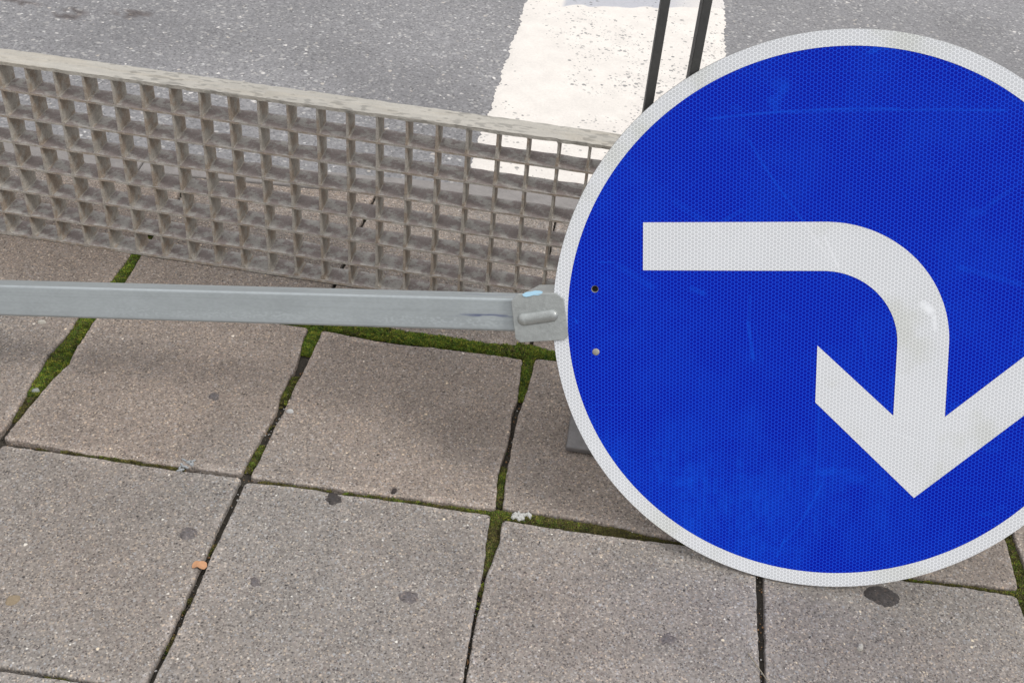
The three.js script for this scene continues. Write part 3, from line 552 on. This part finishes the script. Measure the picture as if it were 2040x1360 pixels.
// ------------------------------------------------------------------ moss and grit in the joints (nobody could count them)
{
  const R = rng(99), shoots = [], cushPos = [], cushIdx = [], cushCol = [];
  const GREEN = [[0.135, 0.21, 0.017], [0.085, 0.16, 0.014], [0.2, 0.25, 0.022], [0.042, 0.085, 0.011], [0.27, 0.26, 0.032]];
  const DULL = [[0.13, 0.115, 0.03], [0.08, 0.068, 0.026], [0.18, 0.15, 0.04], [0.11, 0.12, 0.022], [0.06, 0.045, 0.026]];
  // kind, key, from, to, coverage 0..1, lush 0..1, top (mm below slab surface)
  const beds = [
    ['c', '-1,0', 0.28, 1.05, 1, 0.82, 2.5], ['c', '-1,0', 0.12, 0.28, 0.7, 0.15, 4.5], ['c', '-1,1', -0.05, 0.62, 1, 0.85, 2], ['c', '-1,1', 0.62, 1, 0.4, 0.6, 4],
    ['c', '0,0', 0.8, 1.06, 1, 0.95, 2], ['c', '0,0', 0.46, 0.64, 1, 0.35, 3.5], ['c', '0,0', 0.04, 0.2, 0.8, 0.3, 5], ['c', '0,0', 0.2, 0.46, 0.25, 0.2, 6],
    ['c', '1,0', 0.7, 1.03, 1, 1, 2], ['c', '1,0', 0.06, 0.28, 0.85, 0.25, 3.5], ['c', '1,0', 0.28, 0.7, 0.2, 0.3, 5],
    ['c', '0,-1', 0.0, 1, 0.28, 0.15, 6], ['c', '1,-1', 0.7, 1, 0.8, 0.1, 3.5], ['c', '1,-1', 0.1, 0.7, 0.3, 0.3, 4], ['c', '2,-1', 0, 1, 0.15, 0.1, 6], ['c', '3,0', 0, 0.4, 0.9, 0.3, 4], ['c', '3,-1', 0.8, 1, 0.5, 0.3, 5],
    ['r', '0,0', 0.05, 1.0, 0.55, 0.14, 3.5], ['r', '0,1', -0.02, 0.75, 0.75, 0.14, 3], ['r', '0,2', 0.5, 1, 0.8, 0.35, 4], ['r', '0,-1', 0.25, 0.75, 0.6, 0.02, 2.0], ['r', '0,-1', 0.0, 0.2, 0.3, 0.1, 6],
    ['r', '1,0', 0.02, 1.02, 1, 1, -0.5], ['r', '1,1', -0.06, 0.6, 1, 1, -0.5], ['r', '1,-1', 0, 1, 0.9, 0.95, 2.5], ['r', '-1,-1', 0.2, 0.9, 0.3, 0.3, 5],
    ['r', '2,0', 0, 0.25, 0.6, 0.6, 3], ['r', '2,1', 0, 0.3, 0.7, 0.7, 3], ['r', '2,-1', 0.6, 1, 0.5, 0.6, 3],
  ];
  const cell = (kind, key, f) => {
    const [p, q] = key.split(',').map(Number);
    if (kind === 'c') { const z = -(q + f) * T; return [[colEdge(p, q, 0, z), z], [colEdge(p, q, 1, z), z]]; }
    const x = (q + f) * T; return [[x, rowEdge(p, q, 0, x)], [x, rowEdge(p, q, 1, x)]];
  };
  for (const [kind, key, f0, f1, cov, lush, top] of beds) {
    const n = Math.ceil((f1 - f0) * T / 0.0022), m = 7, base = cushPos.length / 3;
    for (let k = 0; k <= n; k++) {
      const f = lerp(f0, f1, k / n), [A, B] = cell(kind, key, f), wd = Math.hypot(A[0] - B[0], A[1] - B[1]);
      for (let e = 0; e <= m; e++) {
        const s = e / m, sp = kind === 'r' ? 0.86 : 1.02, x = lerp(A[0], B[0], lerp(-0.02, sp, s)), z = lerp(A[1], B[1], lerp(-0.02, sp, s));
        const nb = fbm(x * 120, z * 120, 401, 3), cv = fbm(x * 45, z * 45, 403, 3) * 0.6 + 0.4 * nb;
        const alive = step(1 - cov - 0.12, 1 - cov + 0.1, cv * 0.9 + 0.05 + (cov >= 1 ? 0.4 : 0));
        const endTaper = step(0, 0.06, k / n) * step(0, 0.06, 1 - k / n);
        const dome = 1 - Math.pow(Math.abs(s * 2 - 1), 2.5);
        let y = -(top / 1000) + (nb - 0.5) * 0.005 - 0.003 * (1 - dome) - 0.001; y = lerp(-0.0105, y, alive * endTaper);
        cushPos.push(x, y, z);
        const pal = R() < lush ? GREEN : DULL, c0 = pal[Math.floor(R() * pal.length)]; cushCol.push(c0[0] * 0.75, c0[1] * 0.75, c0[2] * 0.75);
      }
    }
    for (let k = 0; k < n; k++) for (let e = 0; e < m; e++) { const q = base + k * (m + 1) + e; cushIdx.push(q, q + 1, q + m + 2, q, q + m + 2, q + m + 1); }
    const cnt = Math.ceil((f1 - f0) * T * 0.014 * 1e6 * 1.6);
    for (let k = 0; k < cnt; k++) {
      const f = lerp(f0, f1, R()), [A, B] = cell(kind, key, f), wd = Math.hypot(A[0] - B[0], A[1] - B[1]); if (R() > wd / 0.018) continue;
      const s = lerp(0.05, 0.95, R()), sq = kind === 'r' ? s * 0.88 : s, x = lerp(A[0], B[0], sq), z = lerp(A[1], B[1], sq);
      const nb = fbm(x * 120, z * 120, 401, 3), cv = fbm(x * 45, z * 45, 403, 3) * 0.6 + 0.4 * nb;
      const alive = step(1 - cov - 0.12, 1 - cov + 0.1, cv * 0.9 + 0.05 + (cov >= 1 ? 0.4 : 0)); if (R() > alive) continue;
      const patch = fbm(x * 38, z * 38 + 7, 409, 3), lu = clamp(lush + (patch - 0.5) * 1.2, 0, 1), pal = R() < lu ? GREEN : DULL, c0 = pal[Math.floor(R() * pal.length)], v = 0.55 + 0.9 * R();
      const dome = 1 - Math.pow(Math.abs(s * 2 - 1), 2.5);
      shoots.push([x, -(top / 1000) + (nb - 0.5) * 0.005 - 0.003 * (1 - dome) - 0.0022, z, 0.6 + 0.6 * R() * (0.5 + 0.5 * lush), R() * 6.28, (R() - 0.5) * 0.9, c0.map(q => q * v)]);
    }
  }
  const moss = new THREE.Group(); moss.name = 'moss'; scene.add(moss); tag(moss, 'green and olive moss filling the joints between slabs', 'moss', null, 'stuff');
  const cushion = mesh('moss_cushion', geo(cushPos, cushIdx, null, cushCol), new THREE.MeshStandardMaterial({ vertexColors: true, roughness: 1 }), moss); cushion.userData.kind = 'stuff';
  const bp = [], bi = []; const RB = rng(3);
  for (let k = 0; k < 6; k++) {
    const a = k / 6 * 6.28 + RB(), l = 0.0034 + 0.0022 * RB(), tilt = 0.3 + 0.8 * RB(), w = 0.0005, ca = Math.cos(a), sa = Math.sin(a), o = bp.length / 3;
    const mx = ca * l * 0.5 * Math.sin(tilt), mz = sa * l * 0.5 * Math.sin(tilt), my = l * 0.6 * Math.cos(tilt * 0.6), ex = ca * l * Math.sin(tilt), ez = sa * l * Math.sin(tilt), ey = l * Math.cos(tilt);
    bp.push(-sa * w, 0, ca * w, sa * w, 0, -ca * w, mx - sa * w * 1.3, my, mz + ca * w * 1.3, mx + sa * w * 1.3, my, mz - ca * w * 1.3, ex, ey, ez); bi.push(o, o + 1, o + 2, o + 1, o + 3, o + 2, o + 2, o + 3, o + 4);
  }
  const im = new THREE.InstancedMesh(geo(bp, bi), new THREE.MeshStandardMaterial({ color: 0xffffff, roughness: 0.9, side: THREE.DoubleSide }), shoots.length);
  im.name = 'moss_shoots'; im.castShadow = im.receiveShadow = true; im.userData.kind = 'stuff'; moss.add(im);
  const d = new THREE.Object3D(), cc = new THREE.Color();
  shoots.forEach(([x, y, z, k, ry, rx, c], i) => { d.position.set(x, y, z); d.rotation.set(rx, ry, 0); d.scale.setScalar(k); d.updateMatrix(); im.setMatrixAt(i, d.matrix); cc.setRGB(...c); im.setColorAt(i, cc); });
  console.log('moss shoots', shoots.length);
  // grit: loose grains on the slabs and in the joints
  const gg = new THREE.IcosahedronGeometry(1, 0), G = [];
  for (let k = 0; k < 260; k++) { const x = lerp(-0.9, 1.2, R()), z = lerp(-0.6, 0.4, R()); G.push([x, 0.0002, z, 0.0003 + 0.0009 * R() * R(), R() < 0.6 ? [0.6, 0.56, 0.5] : R() < 0.5 ? [0.42, 0.3, 0.2] : [0.12, 0.1, 0.09]]); }
  for (const key of Object.keys(COL)) for (let k = 0; k < 70; k++) { const f = R(), [A, B] = cell('c', key, f), s = lerp(0.1, 0.9, R()); G.push([lerp(A[0], B[0], s), -0.0078 + 0.003 * R(), A[1], 0.0006 + 0.0013 * R() * R(), R() < 0.12 ? [0.65, 0.63, 0.6] : R() < 0.35 ? [0.3, 0.17, 0.08] : [0.1, 0.085, 0.065]]); }
  for (const key of Object.keys(ROW)) for (let k = 0; k < 60; k++) { const f = R(), [A, B] = cell('r', key, f), s = lerp(0.1, 0.9, R()); G.push([A[0], -0.0078 + 0.003 * R(), lerp(A[1], B[1], s), 0.0006 + 0.0011 * R() * R(), R() < 0.12 ? [0.65, 0.63, 0.6] : R() < 0.35 ? [0.28, 0.17, 0.09] : [0.1, 0.085, 0.065]]); }
  const gi = new THREE.InstancedMesh(gg, new THREE.MeshStandardMaterial({ color: 0xffffff, roughness: 0.9 }), G.length); gi.name = 'grit'; gi.castShadow = gi.receiveShadow = true; scene.add(gi); tag(gi, 'loose sand grains and grit scattered over the slabs', 'grit', null, 'stuff');
  G.forEach(([x, y, z, r, c], i) => { d.position.set(x, y, z); d.rotation.set(R() * 3, R() * 3, R() * 3); d.scale.set(r, r * 0.7, r * (0.7 + 0.6 * R())); d.updateMatrix(); gi.setMatrixAt(i, d.matrix); cc.setRGB(...c); gi.setColorAt(i, cc); });
}

// ------------------------------------------------------------------ litter on the slabs
function blob(rx, rz, hgt, seed, rough = 0.35, lobes = 1) { // low irregular cushion
  const nu = 72, nv = 5, pos = [0, hgt, 0], idx = [], uv = [0, 0];
  for (let v = 1; v <= nv; v++) for (let u = 0; u < nu; u++) {
    const a = u / nu * 6.2832, w = 1 + rough * ((fbm(Math.cos(a) * lobes + seed * 3.3, Math.sin(a) * lobes + seed, 501, 3) - 0.5) * 2 + (fbm(Math.cos(a) * 5 + seed, Math.sin(a) * 5, 507, 3) - 0.5) * 0.9), f = v / nv;
    const y = v === nv ? -0.0012 : hgt * (1 - Math.pow(f, 4) * 0.6) + (fbm(f * 5 + seed, a * 2, 503, 2) - 0.5) * hgt * 0.6;
    pos.push(Math.cos(a) * rx * w * f, y, Math.sin(a) * rz * w * f); uv.push(Math.cos(a) * rx * w * f, Math.sin(a) * rz * w * f);
  }
  for (let u = 0; u < nu; u++) idx.push(0, 1 + (u + 1) % nu, 1 + u);
  for (let v = 0; v < nv - 1; v++) for (let u = 0; u < nu; u++) { const q = 1 + v * nu + u, e = 1 + v * nu + (u + 1) % nu; idx.push(q, e, e + nu, q, e + nu, q + nu); }
  return geo(pos, idx, uv);
}
const litterMat = (r, g, b, ro = 0.9) => new THREE.MeshStandardMaterial({ color: new THREE.Color(r, g, b), map: M.mottleMap, bumpMap: M.mottleBump, bumpScale: 0.0005, roughness: ro });
const gumMat = (r, g, b) => { const map = slabTex.map.clone(), bump = slabTex.bump.clone(); map.repeat.set(1.1, 1.1); bump.repeat.set(1.1, 1.1); map.needsUpdate = bump.needsUpdate = true; return new THREE.MeshStandardMaterial({ color: new THREE.Color(r, g, b), map, bumpMap: bump, bumpScale: 0.0004, roughness: 0.8 }); };
const gumDark = gumMat(0.22, 0.21, 0.215), gumMid = gumMat(0.58, 0.57, 0.6);
function litter(name, label, cat, g, m, x, z, y = 0.0006, turn = 0, group) { const o = mesh(numbered(name), g, m); o.position.set(x, y, z); o.rotation.y = turn; scene.add(o); return tag(o, label, cat, group); }
const GUM = 'trodden chewing gum spots on the slabs';
litter('chewing_gum', 'large dark trodden gum spot under the lower rim of the sign', 'chewing gum', blob(0.019, 0.016, 0.0007, 1, 0.3), gumDark, 0.7431, 0.034, 0.0008, 0, GUM);
litter('chewing_gum', 'dark squarish gum spot touching the mossy joint between two rows', 'chewing gum', blob(0.0095, 0.0095, 0.0007, 2, 0.4, 1.6), gumDark, 0.1099, 0.0145, 0.0007, 0.3, GUM);
litter('chewing_gum', 'round grey gum spot uphill of the orange leaf scrap', 'chewing gum', blob(0.0095, 0.0088, 0.0006, 3, 0.25), gumMid, -0.0335, 0.0985, 0.0007, 0, GUM);
litter('chewing_gum', 'wide pale grey gum spot in the middle of a front slab', 'chewing gum', blob(0.0125, 0.0095, 0.0005, 4, 0.3), gumMid, 0.2254, 0.1386, 0.0006, 0, GUM);
litter('chewing_gum', 'ragged dark gum smear on the slab below the sign', 'chewing gum', blob(0.0098, 0.0085, 0.0005, 5, 0.7, 2), gumMid, 0.5026, 0.1391, 0.0006, 0.7, GUM);
litter('chewing_gum', 'small dark gum dot beside the slanting narrow joint', 'chewing gum', blob(0.005, 0.0065, 0.0005, 6, 0.5), gumMid, 0.0597, 0.1509, 0.0006, 0.5, GUM);
litter('chewing_gum', 'faint brown gum dot on the slab below the pole', 'chewing gum', blob(0.0075, 0.0065, 0.0005, 7, 0.4), gumMid, -0.0845, -0.1274, 0.0007, 0, GUM);
litter('chewing_gum', 'tan flattened gum piece alone on the speckled slab', 'chewing gum', blob(0.0078, 0.0072, 0.0009, 8, 0.3), litterMat(0.36, 0.28, 0.185), -0.1752, 0.2216, 0.0006, 0, GUM);
{ // orange leaf scrap bridging the joint: a curled two-lobed flake
  const pos = [], idx = [], n = 14, m = 8;
  for (let v = 0; v <= m; v++) for (let u = 0; u <= n; u++) {
    const a = u / n * 2 - 1, w = (0.0036 + 0.0017 * Math.pow(Math.abs(Math.sin(a * 2.4 + 0.3)), 0.7)) * Math.sqrt(Math.max(0.02, 1 - Math.pow(a, 6))), b = v / m * 2 - 1;
    pos.push(a * 0.0082, 0.0012 + 0.0016 * Math.cos(a * 2.2) + 0.0008 * b * b, b * w);
  }
  for (let v = 0; v < m; v++) for (let u = 0; u < n; u++) { const q = v * (n + 1) + u; idx.push(q, q + n + 1, q + n + 2, q, q + n + 2, q + 1); }
  const top = geo(pos, idx), bot = top.clone(); bot.translate(0, -0.0004, 0); { const ix = bot.index.array; for (let i = 0; i < ix.length; i += 3) { const t = ix[i]; ix[i] = ix[i + 1]; ix[i + 1] = t; } bot.computeVertexNormals(); }
  const g = boxUV(mergeGeometries([top, bot]));
  litter('leaf_scrap', 'small orange leaf scrap bridging the narrow joint', 'leaf', g, litterMat(0.72, 0.38, 0.2), -0.0055, 0.1407, -0.0006, 0.05);
}
{ // white crumpled droppings in the joint
  const parts = [], R = rng(8);
  for (let k = 0; k < 16; k++) { const b = blob(0.002 + 0.0035 * R(), 0.001 + 0.0018 * R(), 0.0009 + 0.001 * R(), k + 30, 0.6, 1.5); b.rotateY(R() * 3); b.translate((R() - 0.5) * 0.019, 0.0006 * R(), (R() - 0.5) * 0.009); parts.push(b); }
  litter('bird_dropping', 'crumbled white bird dropping lying in the mossy joint', 'bird dropping', mergeGeometries(parts), litterMat(0.75, 0.74, 0.7), 0.3293, -0.005, -0.002);
  const p2 = []; for (let k = 0; k < 14; k++) { const b = blob(0.0014 + 0.003 * R(), 0.0008 + 0.001 * R(), 0.0006, k + 60, 0.7, 1.5); b.rotateY(R() * 3); b.translate((R() - 0.5) * 0.015, 0.0004 * R(), (R() - 0.5) * 0.02); p2.push(b); }
  litter('ash_crumb', 'pale grey crumbs of ash beside the slab crossing', 'ash', mergeGeometries(p2), litterMat(0.5, 0.52, 0.53), -0.0738, -0.002, 0.0003);
}
const pebble = (s) => blob(s, s * 0.6, s * 0.55, s * 9000, 0.35);
litter('pebble', 'flat white pebble next to the wide mossy joint under the pole', 'pebble', pebble(0.0055), litterMat(0.68, 0.64, 0.56), -0.3572, -0.2219, 0.0008, 0.3, 'small pale pebbles');
litter('pebble', 'tiny white pebble on the slab beside the cracked joint', 'pebble', pebble(0.0046), litterMat(0.78, 0.77, 0.75), 0.0178, -0.1208, 0.0008, 0.2, 'small pale pebbles');
litter('pebble', 'grey pebble lying on green moss in the joint', 'pebble', pebble(0.005), litterMat(0.42, 0.44, 0.4), -0.3032, -0.0918, -0.0018, 0.6, 'small pale pebbles');
litter('pebble', 'cream oval pebble on the slab below the sign', 'pebble', pebble(0.0048), litterMat(0.62, 0.59, 0.53), 0.7091, 0.1107, 0.0008, 1.4, 'small pale pebbles');
litter('pebble', 'dark brown pebble beside the mossy joint above the gum spot', 'pebble', pebble(0.0045), litterMat(0.07, 0.055, 0.05), 0.1759, -0.0115, 0.0008, 1.2, 'small pale pebbles');
{
  const c = new THREE.CatmullRomCurve3([[0.5885, 0.0016, 0.142], [0.593, 0.0022, 0.150], [0.600, 0.0018, 0.161], [0.6085, 0.0016, 0.1755], [0.613, 0.0015, 0.187]].map(p => new THREE.Vector3(...p)));
  const o = mesh('straw', new THREE.TubeGeometry(c, 30, 0.0006, 6), litterMat(0.5, 0.44, 0.33)); scene.add(o); tag(o, 'thin pale straw lying across the narrow joint', 'straw');
}

renderer.render(scene, camera);
